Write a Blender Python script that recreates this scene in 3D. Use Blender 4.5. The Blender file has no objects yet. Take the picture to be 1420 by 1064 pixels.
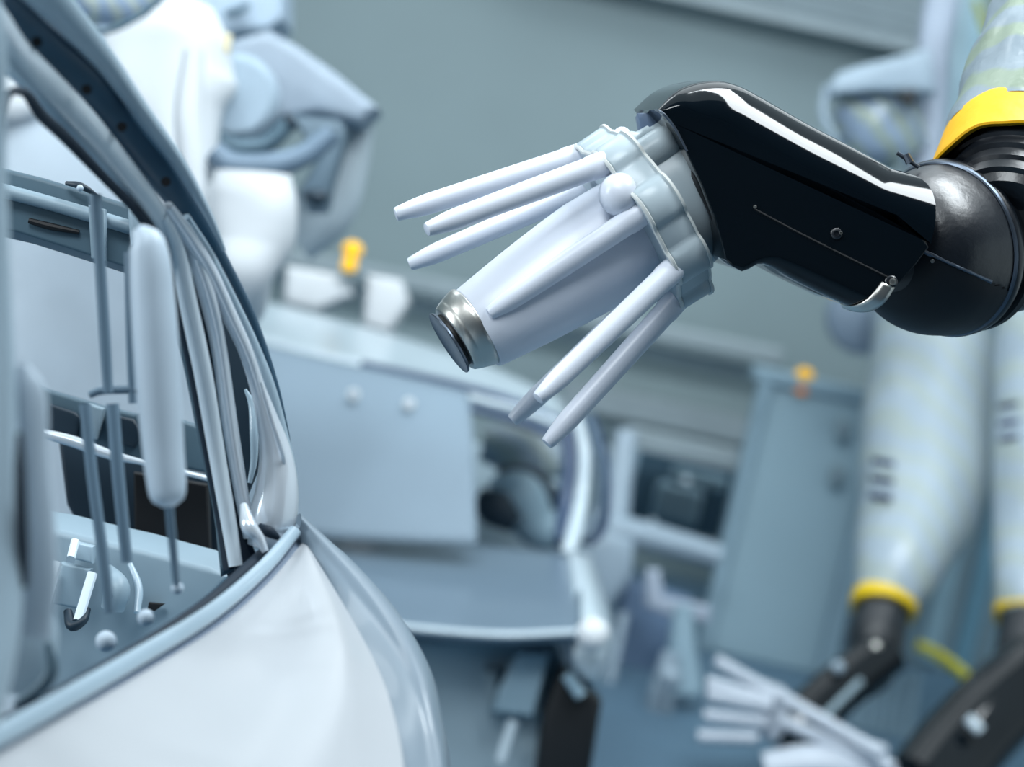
import bpy, bmesh, math, random
from mathutils import Vector as V, Matrix, noise
from math import sin, cos, pi, radians

random.seed(7)
C = bpy.context.scene.collection
sc = bpy.context.scene

# ------------------------------------------------------------------ camera
CAM = V((0, 0, 2.2))
PITCH, ROLL = radians(6.0), radians(12.5)
FPX = 1420 * 85 / 36.0
right0, up0, Fv = V((1, 0, 0)), V((0, sin(PITCH), cos(PITCH))), V((0, cos(PITCH), -sin(PITCH)))
Rv = right0 * cos(ROLL) + up0 * sin(ROLL)
Uv = up0 * cos(ROLL) - right0 * sin(ROLL)
cd = bpy.data.cameras.new('camera'); cam = bpy.data.objects.new('camera', cd); C.objects.link(cam)
cd.lens = 85; cd.sensor_width = 36; cd.clip_end = 100
cam.matrix_world = Matrix((( Rv.x, Uv.x, -Fv.x, CAM.x), (Rv.y, Uv.y, -Fv.y, CAM.y), (Rv.z, Uv.z, -Fv.z, CAM.z), (0, 0, 0, 1)))
cd.dof.use_dof = True; cd.dof.focus_distance = 3.52; cd.dof.aperture_fstop = 2.4
sc.camera = cam

# ------------------------------------------------------------------ light
w = bpy.data.worlds.new('booth_ambient'); sc.world = w; w.use_nodes = True
w.node_tree.nodes['Background'].inputs[0].default_value = (0.68, 0.84, 0.92, 1)
w.node_tree.nodes['Background'].inputs[1].default_value = 0.66
def area(name, loc, target, sx, sy, power, col=(0.89, 0.96, 1.0), spread=180):
    l = bpy.data.lights.new(name, 'AREA'); l.shape = 'RECTANGLE'; l.size = sx; l.size_y = sy
    l.energy = power; l.color = col; l.spread = radians(spread)
    o = bpy.data.objects.new(name, l); C.objects.link(o); o.location = loc
    o.rotation_euler = (V(target) - V(loc)).to_track_quat('-Z', 'Y').to_euler()
    return o
area('overhead_light', (0.75, 3.65, 4.75), (0.65, 3.6, 2.0), 2.6, 0.85, 135)
area('overhead_light', (-1.5, 1.3, 4.8), (-0.3, 3.3, 2.1), 2.0, 1.4, 112)  # added fill, placed to brighten the rails and the spray body
area('side_fill', (-4.4, 2.3, 2.6), (0.0, 3.4, 2.2), 0.45, 2.2, 120)  # added side fill for streaks on the bars and a brighter spray body
area('overhead_light', (-2.2, 5.6, 4.6), (-1.2, 6.4, 1.8), 1.6, 1.6, 36)
area('overhead_light', (1.0, 8.3, 5.4), (0.6, 8.6, 0.5), 7.0, 2.4, 70)
area('overhead_light', (0.0, 10.8, 5.7), (0.0, 12.4, 1.5), 9.0, 1.8, 90)
area('overhead_light', (0.0, 4.8, 5.8), (0.0, 10.0, 0.9), 6.0, 0.9, 105, spread=95)  # added fill for the camera-facing surfaces at the back
sc.view_settings.view_transform = 'Standard'; sc.view_settings.look = 'None'
sc.view_settings.exposure = 0.0; sc.view_settings.gamma = 1.0; sc.view_settings.use_curve_mapping = False
try:
    sc.cycles.use_denoising = True
    sc.cycles.max_bounces = 6; sc.cycles.caustics_reflective = False; sc.cycles.caustics_refractive = False
    sc.cycles.sample_clamp_indirect = 4.0
except Exception: pass

# ------------------------------------------------------------------ helpers
def lin(c):
    return tuple(((x / 255) / 12.92 if x / 255 <= 0.04045 else ((x / 255 + 0.055) / 1.055) ** 2.4) for x in c) + (1,)

def mat(name, rgb, rough=0.5, metal=0.0, var=0.06, scale=6.0, bump=0.0, bscale=40.0, spec=0.5, coat=0.0, ior=1.45, rvar=0.0, emit=None):
    m = bpy.data.materials.new(name); m.use_nodes = True
    nt = m.node_tree; b = nt.nodes['Principled BSDF']
    b.inputs['Roughness'].default_value = rough; b.inputs['Metallic'].default_value = metal
    b.inputs['Specular IOR Level'].default_value = spec; b.inputs['IOR'].default_value = ior
    b.inputs['Coat Weight'].default_value = coat; b.inputs['Coat Roughness'].default_value = 0.1
    tc = nt.nodes.new('ShaderNodeTexCoord'); n = nt.nodes.new('ShaderNodeTexNoise')
    n.inputs['Scale'].default_value = scale; n.inputs['Detail'].default_value = 4
    nt.links.new(tc.outputs['Object'], n.inputs['Vector'])
    cr = nt.nodes.new('ShaderNodeValToRGB'); base = lin(rgb)
    cr.color_ramp.elements[0].position = 0.3; cr.color_ramp.elements[1].position = 0.7
    cr.color_ramp.elements[0].color = tuple(x * (1 - var) for x in base[:3]) + (1,)
    cr.color_ramp.elements[1].color = tuple(min(1, x * (1 + var)) for x in base[:3]) + (1,)
    nt.links.new(n.outputs['Fac'], cr.inputs['Fac']); nt.links.new(cr.outputs['Color'], b.inputs['Base Color'])
    if rvar:
        mr = nt.nodes.new('ShaderNodeMapRange'); mr.inputs['To Min'].default_value = max(0.02, rough - rvar); mr.inputs['To Max'].default_value = rough + rvar
        n3 = nt.nodes.new('ShaderNodeTexNoise'); n3.inputs['Scale'].default_value = 14; n3.inputs['Detail'].default_value = 8
        nt.links.new(tc.outputs['Object'], n3.inputs['Vector'])
        nt.links.new(n3.outputs['Fac'], mr.inputs['Value']); nt.links.new(mr.outputs['Result'], b.inputs['Roughness'])
    if bump:
        n2 = nt.nodes.new('ShaderNodeTexNoise'); n2.inputs['Scale'].default_value = bscale; n2.inputs['Detail'].default_value = 3
        bp = nt.nodes.new('ShaderNodeBump'); bp.inputs['Strength'].default_value = bump; bp.inputs['Distance'].default_value = 0.01
        nt.links.new(tc.outputs['Object'], n2.inputs['Vector']); nt.links.new(n2.outputs['Fac'], bp.inputs['Height'])
        nt.links.new(bp.outputs['Normal'], b.inputs['Normal'])
    if emit:
        b.inputs['Emission Color'].default_value = lin(rgb); b.inputs['Emission Strength'].default_value = emit
    return m

def film_mat(name, rgb, rgb2, scale=7.0):
    """wrinkled plastic film: two tints in soft wavy bands, glossy wrinkles"""
    m = mat(name, rgb, rough=0.28, bump=0.5, bscale=16, var=0.05)
    nt = m.node_tree; b = nt.nodes['Principled BSDF']
    tc = nt.nodes.new('ShaderNodeTexCoord'); wv = nt.nodes.new('ShaderNodeTexWave')
    wv.bands_direction = 'DIAGONAL'; wv.inputs['Scale'].default_value = scale; wv.inputs['Distortion'].default_value = 4.5
    wv.inputs['Detail'].default_value = 2; wv.inputs['Detail Scale'].default_value = 1.2
    cr = nt.nodes.new('ShaderNodeValToRGB'); cr.color_ramp.elements[0].color = lin(rgb); cr.color_ramp.elements[1].color = lin(rgb2)
    cr.color_ramp.elements[0].position = 0.42; cr.color_ramp.elements[1].position = 0.72
    nt.links.new(tc.outputs['Object'], wv.inputs['Vector']); nt.links.new(wv.outputs['Fac'], cr.inputs['Fac'])
    nt.links.new(cr.outputs['Color'], b.inputs['Base Color'])
    return m

M = dict(
    bell=mat('glossy_white_plastic', (214, 220, 231), 0.32, var=0.02),
    collar=mat('pale_grey_plastic', (170, 184, 191), 0.30, var=0.02),
    rim=mat('cream_plastic_edge', (204, 208, 206), 0.35, var=0.02),
    bell_far=mat('far_white_plastic', (186, 195, 206), 0.35),
    steel=mat('turned_steel', (215, 214, 208), 0.33, metal=1.0, var=0.08),
    darksteel=mat('dark_steel', (95, 105, 118), 0.3, metal=0.8),
    bore=mat('black_bore', (10, 14, 18), 0.5),
    gloss=mat('gloss_black_cover', (7, 14, 20), 0.07, var=0.1, ior=1.5, spec=0.55),
    satin=mat('satin_black_casting', (14, 20, 28), 0.36, var=0.25, bump=0.06, bscale=90, rvar=0.12, ior=1.7),
    rubber=mat('black_rubber', (14, 20, 27), 0.5),
    innercover=mat('cover_inside', (88, 106, 130), 0.35),
    yellow=mat('yellow_tape', (236, 176, 2), 0.5, bump=0.25, bscale=22, var=0.05),
    yellow_far=mat('yellow_tape_far', (232, 196, 24), 0.5),
    film=film_mat('clear_film_sleeve', (126, 139, 148), (130, 144, 128), 4.0),
    whitefilm=film_mat('white_film_sleeve', (164, 179, 190), (166, 179, 178), 3.0),
    greyfilm=film_mat('grey_film_wrap', (128, 146, 166), (136, 150, 140), 5.0),
    sheet=mat('white_cover_sheet', (208, 213, 217), 0.6, bump=0.3, bscale=5, var=0.03),
    greysheet=mat('grey_cover_cloth', (178, 191, 202), 0.6, bump=0.2, bscale=6),
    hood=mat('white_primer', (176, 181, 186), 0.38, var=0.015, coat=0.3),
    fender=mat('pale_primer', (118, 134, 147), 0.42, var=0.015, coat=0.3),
    primer=mat('grey_blue_primer', (160, 182, 196), 0.3, var=0.03, coat=0.4),
    primerlight=mat('light_grey_primer', (214, 228, 237), 0.22, var=0.03, coat=0.6),
    primerdark=mat('shaded_channel_primer', (44, 76, 98), 0.35, var=0.08),  # darkness of the recess and its reflections is put into the colour
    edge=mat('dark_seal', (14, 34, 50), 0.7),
    gutter=mat('lavender_grey_sealer', (112, 128, 148), 0.45),
    metalpaint=mat('highlit_metal_primer', (218, 228, 237), 0.18, metal=0.3, var=0.03),  # base lightened to put the pillar highlights into the colour
    interior=mat('interior_grey', (76, 100, 114), 0.5, var=0.08),
    interiorlight=mat('interior_pale_grey', (136, 157, 170), 0.45, var=0.05),
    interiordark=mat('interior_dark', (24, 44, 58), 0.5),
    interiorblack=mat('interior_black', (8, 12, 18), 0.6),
    rod=mat('white_rod_plastic', (186, 203, 217), 0.45),
    wire=mat('grey_wire', (100, 124, 142), 0.4),
    wall=mat('booth_wall_panel', (142, 160, 164), 0.55, var=0.07, scale=0.8),
    wallfront=mat('dark_front_wall', (62, 76, 88), 0.6),
    wallrail=mat('pale_rail', (156, 170, 176), 0.5),
    walltrim=mat('grey_trim', (126, 146, 156), 0.5),
    floor=mat('booth_floor', (84, 112, 132), 0.5, var=0.08, scale=2),
    lamp=mat('amber_lamp', (250, 190, 30), 0.3, emit=0.35),
    lamp2=mat('orange_lamp', (250, 150, 40), 0.3, emit=0.3),
    door=mat('blue_grey_panel', (150, 176, 188), 0.45, var=0.03, scale=1),
    doorframe=mat('blue_grey_frame', (142, 168, 182), 0.45),
    window_dark=mat('machine_dark', (70, 92, 106), 0.5),
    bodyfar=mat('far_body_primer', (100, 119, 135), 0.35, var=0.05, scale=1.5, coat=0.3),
    bodyfarlight=mat('far_body_light', (186, 201, 210), 0.3, coat=0.4),  # lit copy of the far body primer, light put into the colour
    bodyfardark=mat('far_body_shade', (60, 80, 108), 0.4),  # shaded copy of the far body primer, shade put into the colour
    fascia=mat('far_front_grey', (158, 178, 188), 0.5),
    machine=mat('pale_machine_paint', (150, 168, 182), 0.45),
    lilac=mat('lilac_grey_cover', (160, 172, 188), 0.5),
    ink=mat('navy_print', (30, 42, 84), 0.5),
    curtain=mat('grey_green_curtain', (150, 174, 184), 0.5, var=0.1, scale=2),
    teal=mat('teal_stripe', (116, 160, 180), 0.5),
    curtainlight=mat('pale_curtain', (158, 190, 203), 0.5),
)
gm = bpy.data.materials.new('window_glass'); gm.use_nodes = True
gb = gm.node_tree.nodes['Principled BSDF']; gb.inputs['Transmission Weight'].default_value = 1.0
gb.inputs['Roughness'].default_value = 0.02; gb.inputs['IOR'].default_value = 1.1; gb.inputs['Base Color'].default_value = (0.8, 0.9, 0.95, 1)
gn = gm.node_tree.nodes.new('ShaderNodeTexNoise'); gn.inputs['Scale'].default_value = 3
gmr = gm.node_tree.nodes.new('ShaderNodeMapRange'); gmr.inputs['To Min'].default_value = 0.0; gmr.inputs['To Max'].default_value = 0.08
gm.node_tree.links.new(gn.outputs['Fac'], gmr.inputs['Value']); gm.node_tree.links.new(gmr.outputs['Result'], gb.inputs['Roughness'])
M['glass'] = gm

def P(px, py, d):
    """a point at distance d in front of the camera along picture ray (px, py)"""
    return CAM + Fv * d + Rv * ((px - 710) / FPX * d) - Uv * ((py - 532) / FPX * d)
def PY(px, py, Y):
    """the point of the plane y = Y on the ray"""
    r = P(px, py, 1.0) - CAM
    return CAM + r * (Y / r.y)
def PZ(px, py, z):
    r = P(px, py, 1.0) - CAM
    return CAM + r * ((z - CAM.z) / r.z)

origin = {}
def thing(name, label, cat, base, group=None):
    o = bpy.data.objects.new(name, None); C.objects.link(o); o.location = base; o.empty_display_size = 0.1
    o['label'] = label; o['category'] = cat
    if group: o['group'] = group
    origin[o.name] = V(base)
    return o

def emit(name, vf, m, parent=None, smooth=True, label=None, bevel=0, subsurf=0, solid=0, sharp=None, kind=None, sol_off=-1):
    verts, faces = vf
    org = origin[parent.name] if parent else V((0, 0, 0))
    me = bpy.data.meshes.new(name); me.from_pydata([V(v) - org for v in verts], [], faces)
    bm = bmesh.new(); bm.from_mesh(me); bmesh.ops.recalc_face_normals(bm, faces=bm.faces); bm.to_mesh(me); bm.free()
    me.materials.append(M[m] if isinstance(m, str) else m)
    if smooth:
        for p in me.polygons: p.use_smooth = True
        try: me.set_sharp_from_angle(angle=radians(sharp or 40))
        except Exception: pass
    o = bpy.data.objects.new(name, me); C.objects.link(o)
    if parent: o.parent = parent; origin[o.name] = org
    if label: o['label'] = label
    if kind: o['kind'] = kind
    if solid:
        s = o.modifiers.new('s', 'SOLIDIFY'); s.thickness = solid; s.offset = sol_off
    if bevel:
        b = o.modifiers.new('b', 'BEVEL'); b.width = bevel; b.segments = 3; b.limit_method = 'ANGLE'; b.angle_limit = radians(35)
    if subsurf:
        s = o.modifiers.new('u', 'SUBSURF'); s.levels = subsurf; s.render_levels = subsurf
    return o

def join(*vfs):
    vs, fs = [], []
    for v, f in vfs:
        k = len(vs); vs += list(v); fs += [[i + k for i in q] for q in f]
    return vs, fs

def cr(pts, n):
    """Catmull-Rom resample of tuples to n points, even in chord length"""
    if len(pts) == 2:
        return [tuple(a + (b - a) * i / (n - 1) for a, b in zip(*pts)) for i in range(n)]
    L = [0]
    for a, b in zip(pts, pts[1:]): L.append(L[-1] + max(1e-6, math.dist(a[:2], b[:2])))
    out = []
    for i in range(n):
        t = L[-1] * i / (n - 1); k = 0
        while k < len(pts) - 2 and t > L[k + 1]: k += 1
        f = (t - L[k]) / (L[k + 1] - L[k]); h = L[k + 1] - L[k]
        def tan(j):
            if j == 0: return tuple((b - a) / (L[1] - L[0]) for a, b in zip(pts[0], pts[1]))
            if j == len(pts) - 1: return tuple((b - a) / (L[-1] - L[-2]) for a, b in zip(pts[-2], pts[-1]))
            return tuple((b - a) / (L[j + 1] - L[j - 1]) for a, b in zip(pts[j - 1], pts[j + 1]))
        m0, m1 = tan(k), tan(k + 1)
        a, b, c, e = 2 * f**3 - 3 * f * f + 1, f**3 - 2 * f * f + f, -2 * f**3 + 3 * f * f, f**3 - f * f
        out.append(tuple(a * p0 + b * h * t0 + c * p1 + e * h * t1 for p0, t0, p1, t1 in zip(pts[k], m0, pts[k + 1], m1)))
    return out

def sweep(pts, n=None, seg=14, ex=2.0, tilt=0.0, wob=0.0, ws=3.0, seed=0):
    """tube along points (px, py, d, half width px, half depth px)"""
    pts = [tuple(p) if len(p) == 5 else tuple(p) + (p[3],) for p in pts]
    n = n or max(8, 5 * len(pts))
    q = cr(pts, n); ctr = [P(p[0], p[1], p[2]) for p in q]
    vs, fs = [], []
    for i, p in enumerate(q):
        t = (ctr[min(i + 1, n - 1)] - ctr[max(i - 1, 0)]).normalized()
        view = (ctr[i] - CAM).normalized()
        a = t.cross(view).normalized(); b = a.cross(t).normalized()
        u = p[2] / FPX
        for k in range(seg):
            th = 2 * pi * k / seg + tilt
            c, s = cos(th), sin(th)
            r = (abs(c) ** ex + abs(s) ** ex) ** (-1 / ex)
            v = ctr[i] + a * (c * r * p[3] * u) + b * (s * r * p[4] * u)
            if wob:
                nn = noise.noise(v * ws + V((seed, 0, 0))); v += (a * c + b * s) * nn * wob * p[3] * u
            vs.append(v)
    for i in range(n - 1):
        for k in range(seg):
            k2 = (k + 1) % seg
            fs.append([i * seg + k, i * seg + k2, (i + 1) * seg + k2, (i + 1) * seg + k])
    fs.append(list(range(seg))[::-1]); fs.append([(n - 1) * seg + k for k in range(seg)])
    return vs, fs

def frame(A, hint):
    A = A.normalized(); X = (hint - A * hint.dot(A)).normalized(); return X, A.cross(X)

def lathe(O, A, prof, seg=32, hint=None, cap=True, fn=None):
    """prof: (s, r) in metres along axis A; fn(phi, s, r) may alter (s, r)"""
    hint = hint or -Fv
    if abs(A.normalized().dot(hint)) > 0.999: hint = Uv
    X, Y = frame(A, hint); A = A.normalized()
    vs, fs = [], []
    for s, r in prof:
        for k in range(seg):
            ph = 2 * pi * k / seg
            ss, rr = fn(ph, s, r) if fn else (s, r)
            vs.append(O + A * ss + (X * cos(ph) + Y * sin(ph)) * rr)
    n = len(prof)
    for i in range(n - 1):
        for k in range(seg):
            k2 = (k + 1) % seg
            fs.append([i * seg + k, i * seg + k2, (i + 1) * seg + k2, (i + 1) * seg + k])
    if cap:
        fs.append(list(range(seg))[::-1]); fs.append([(n - 1) * seg + k for k in range(seg)])
    return vs, fs

def rod(a, b, r0, r1=None, seg=12, rounded=0.0):
    """round bar in space between two points, optional rounded ends"""
    r1 = r0 if r1 is None else r1; L = (b - a).length; prof = []
    if rounded:
        prof = [(0, r0 * .35), (r0 * .12, r0 * .72), (r0 * .4, r0 * .95)]
    else: prof = [(0, r0)]
    e = [(L - r1 * .4, r1 * .95), (L - r1 * .12, r1 * .72), (L, r1 * .35)] if rounded else [(L, r1)]
    return lathe(a, b - a, prof + e, seg)

def ball(c, r, seg=16, sq=(1, 1, 1)):
    vs, fs = [], []; n = seg // 2
    for i in range(1, n):
        t = pi * i / n
        for k in range(seg):
            p = 2 * pi * k / seg
            vs.append(c + V((sin(t) * cos(p) * r * sq[0], sin(t) * sin(p) * r * sq[1], cos(t) * r * sq[2])))
    for i in range(n - 2):
        for k in range(seg):
            k2 = (k + 1) % seg
            fs.append([i * seg + k, i * seg + k2, (i + 1) * seg + k2, (i + 1) * seg + k])
    vs.append(c + V((0, 0, r * sq[2]))); vs.append(c - V((0, 0, r * sq[2])))
    T, B = len(vs) - 2, len(vs) - 1
    for k in range(seg):
        k2 = (k + 1) % seg
        fs.append([T, k2, k]); fs.append([B, (n - 2) * seg + k, (n - 2) * seg + k2])
    return vs, fs

def patch(curves, nu=24, nv=None):
    """surface through curves of (px, py, d)"""
    nv = nv or 4 * len(curves)
    rows = [cr(c, nu) for c in curves]; cols = [cr([r[i] for r in rows], nv) for i in range(nu)]
    vs = [P(*cols[i][j]) for j in range(nv) for i in range(nu)]
    fs = [[j * nu + i, j * nu + i + 1, (j + 1) * nu + i + 1, (j + 1) * nu + i] for j in range(nv - 1) for i in range(nu - 1)]
    return vs, fs

def pillow(poly, d, depth, shift=(0, 0), rings=5, rad=8, smooth_n=0):
    """solid of a rounded outline: poly of (px, py[, edge radius px]) at distance d, depth in px, back face shifted"""
    force = {i: V(p[3:5]) for i, p in enumerate(poly) if len(p) >= 5}
    bulge = {i: V(p[5:7]) for i, p in enumerate(poly) if len(p) == 7}
    pl = [(p[0], p[1], p[2] if len(p) > 2 else rad) for p in poly]
    if smooth_n:
        pl = cr(pl + [pl[0]], smooth_n)[:-1]
    n = len(pl); area2 = sum(a[0] * b[1] - b[0] * a[1] for a, b in zip(pl, pl[1:] + pl[:1])); sg = 1 if area2 > 0 else -1
    nor = []
    for i in range(n):
        a, b, c = V(pl[i - 1][:2]), V(pl[i][:2]), V(pl[(i + 1) % n][:2])
        e1, e2 = (b - a).normalized(), (c - b).normalized()
        n1, n2 = V((-e1.y, e1.x)) * sg, V((-e2.y, e2.x)) * sg
        m = (n1 + n2); L = m.length
        m = n1 if L < 1e-4 else m / L
        nor.append(m / max(0.5, m.dot(n1)))
    for i in force: nor[i] = force[i]
    u = d / FPX; vs, fs = [], []
    def ring(off, z, th=0):
        for i in range(n):
            o = off(pl[i][2]); zz = z(pl[i][2])
            f = zz / depth
            x, y = pl[i][0] + nor[i].x * o + shift[0] * f, pl[i][1] + nor[i].y * o + shift[1] * f
            if i in bulge: x += bulge[i].x * pl[i][2] * sin(2 * th); y += bulge[i].y * pl[i][2] * sin(2 * th)
            vs.append(P(x, y, d) + Fv * (zz * u))
    for j in range(rings):
        th = pi / 2 * j / (rings - 1)
        ring(lambda r: r * (1 - sin(th)), lambda r: r * (1 - cos(th)), th)
    ring(lambda r: 0, lambda r: depth * 0.97)
    ring(lambda r: min(r, 6), lambda r: depth)
    R = rings + 2
    for j in range(R - 1):
        for i in range(n):
            k = (i + 1) % n
            fs.append([j * n + i, j * n + k, (j + 1) * n + k, (j + 1) * n + i])
    fs.append(list(range(n))[::-1]); fs.append([(R - 1) * n + i for i in range(n)])
    return vs, fs

def box(c, sx, sy, sz, rz=0.0, rx=0.0, ry=0.0):
    R = Matrix.Rotation(rz, 3, 'Z') @ Matrix.Rotation(ry, 3, 'Y') @ Matrix.Rotation(rx, 3, 'X')
    vs = [V(c) + R @ V((x * sx / 2, y * sy / 2, z * sz / 2)) for x in (-1, 1) for y in (-1, 1) for z in (-1, 1)]
    return vs, [[0, 1, 3, 2], [4, 6, 7, 5], [0, 4, 5, 1], [2, 3, 7, 6], [0, 2, 6, 4], [1, 5, 7, 3]]

def structure(name, vf, m, parent=None, **k):
    return emit(name, vf, m, parent, kind='structure', **k)

# ================================================================== SETTING
YW = 13.0
structure('floor', box((0, 5.0, -0.05), 16, 16.4, 0.1), 'floor', smooth=False)
structure('wall_back', box((0, YW + 0.1, 3.0), 16, 0.2, 6.0), 'wall', smooth=False)
structure('unseen_front_wall', box((0, -3.1, 3.0), 16, 0.2, 6.0), 'wallfront', smooth=False)  # unseen, added dark to keep reflections in the black cover dark
structure('unseen_ceiling_part', box((0, -0.2, 6.05), 16, 5.8, 0.1), 'wallfront', smooth=False)  # unseen partial ceiling, added to darken reflections beside the cover highlight
structure('wall_left', box((-6.1, 8.0, 3.0), 0.2, 18, 6.0), 'wall', smooth=False)

def wallbar(px0, py0, px1, py1, Y, thick_px, depth, m, name, parent=None, **k):
    a, b = PY(px0, py0, Y), PY(px1, py1, Y); u = Y / FPX
    c = (a + b) / 2; L = (b - a).length; ang = math.atan2(b.z - a.z, b.x - a.x)
    return emit(name, box(c, L, depth, thick_px * u, ry=-ang), m, parent, bevel=min(0.02, thick_px * u * 0.3), smooth=False, **k)
wallbar(380, 352, 1085, 496, 12.7, 24, 0.12, 'wallrail', 'trim_1', kind='structure')
wallbar(380, 380, 1085, 524, 12.82, 20, 0.06, 'walltrim', 'trim_2', kind='structure')
wallbar(820, 590, 1060, 645, 12.9, 5, 0.06, 'walltrim', 'trim_3', kind='structure')
wallbar(780, 545, 1075, 607, 12.9, 40, 0.05, 'wallrail', 'trim_4', kind='structure')
wallbar(820, 628, 1045, 676, 12.86, 30, 0.06, 'wallrail', 'trim_5', kind='structure')
# pale louvre band high on the back wall
lv = structure('trim_6', join(box(PY(1150, 40, 12.8), 3.6, 0.1, 0.05, ry=radians(0)), box(PY(1163, -42, 12.8), 3.6, 0.1, 0.05)), 'wallrail', smooth=False)
origin[lv.name] = V((0, 0, 0))
c0, c1 = PY(985, 3, 12.8), PY(1290, 70, 12.8)
for i in range(5):
    f = i / 4
    emit('slat', box(PY(1150, 40, 12.8) + V((0, -0.02, 0.05 + 0.062 * i)), 3.6, 0.06, 0.055, rx=0.4), 'wallrail', lv, smooth=False)

# booth window with its frame, pane and a dark machine bay behind it
Yn = 11.6
wa, wb, wc_, wd = PY(885, 622, Yn), PY(1015, 652, Yn), PY(868, 722, Yn), PY(1000, 755, Yn)
wx0, wx1 = (wa.x + wc_.x) / 2, (wb.x + wd.x) / 2; wz1, wz0 = (wa.z + wb.z) / 2, (wc_.z + wd.z) / 2
wcx, wcz, ww, wh = (wx0 + wx1) / 2, (wz0 + wz1) / 2, wx1 - wx0, wz1 - wz0
fr = structure('window_1', box((wcx, Yn + 0.42, wcz), ww + 0.1, 0.03, wh + 0.1), 'window_dark', smooth=False)
origin[fr.name] = V((0, 0, 0))
emit('frame_top', box((wcx, Yn, wz1 + 0.05), ww + 0.16, 0.1, 0.1), 'wallrail', fr, smooth=False, bevel=0.01)
emit('frame_bottom', box((wcx, Yn, wz0 - 0.05), ww + 0.16, 0.1, 0.1), 'wallrail', fr, smooth=False, bevel=0.01)
emit('frame_side', box((wx0 - 0.05, Yn, wcz), 0.1, 0.1, wh), 'doorframe', fr, smooth=False, bevel=0.01)
emit('frame_side', box((wx1 + 0.05, Yn, wcz), 0.1, 0.1, wh), 'doorframe', fr, smooth=False, bevel=0.01)
emit('pane', box((wcx, Yn + 0.02, wcz), ww, 0.008, wh), 'glass', fr, smooth=False)
emit('machine_shape', box((wcx + 0.02, Yn + 0.3, wz0 + 0.1), ww * 0.5, 0.12, 0.2), 'fascia', fr, bevel=0.03)
emit('machine_shape', box((wcx + 0.1, Yn + 0.3, wz1 - 0.12), ww * 0.6, 0.08, 0.08), 'fascia', fr, bevel=0.02)
for (px, py, r) in ((952, 667, 0.022), (905, 724, 0.016)):
    emit('indicator_light', ball(PY(px, py, Yn - 0.06), r), 'bodyfarlight', fr, label='small round pale indicator light')

# blue-grey booth door right of the window
Yd = 11.2
da, db, dc, dd = PY(1062, 528, Yd), PY(1200, 560, Yd), PY(985, 930, Yd), PY(1140, 960, Yd)
dx0, dx1 = (da.x + dc.x) / 2, (db.x + dd.x) / 2; dz1, dz0 = (da.z + db.z) / 2, 0.0
dr = structure('door_1', box(((dx0 + dx1) / 2, Yd, (dz1 + dz0) / 2), dx1 - dx0, 0.08, dz1 - dz0), 'door', smooth=False, bevel=0.01)
origin[dr.name] = V((0, 0, 0))
emit('frame_side', box((dx0 - 0.03, Yd, (dz1 + dz0) / 2), 0.06, 0.16, dz1 - dz0), 'doorframe', dr, smooth=False, bevel=0.01)
emit('frame_side', box((dx1 + 0.04, Yd, (dz1 + dz0) / 2), 0.08, 0.16, dz1 - dz0), 'doorframe', dr, smooth=False, bevel=0.01)
emit('frame_top', box(((dx0 + dx1) / 2, Yd, dz1 + 0.03), dx1 - dx0 + 0.2, 0.16, 0.06), 'doorframe', dr, smooth=False, bevel=0.01)
for (px, py) in ((1168, 596), (1160, 660)):
    emit('hinge', box(PY(px, py, Yd - 0.08), 0.06, 0.06, 0.09), 'walltrim', dr, bevel=0.01)
# striped teal wall behind the right-hand robots
tw = structure('wall_right', box((PY(1330, 760, 12.0).x + 0.75, 12.0, 1.3), 2.3, 0.08, 2.6), 'curtain', smooth=False)
origin[tw.name] = V((0, 0, 0))
xx = PY(1270, 760, 11.9).x
for i in range(9):
    emit('panel_strip', box((xx + 0.02 + i * 0.17, 11.93, 1.3), 0.09, 0.05, 2.55), ('teal', 'curtainlight')[i % 2], tw, smooth=False, bevel=0.01)

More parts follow.
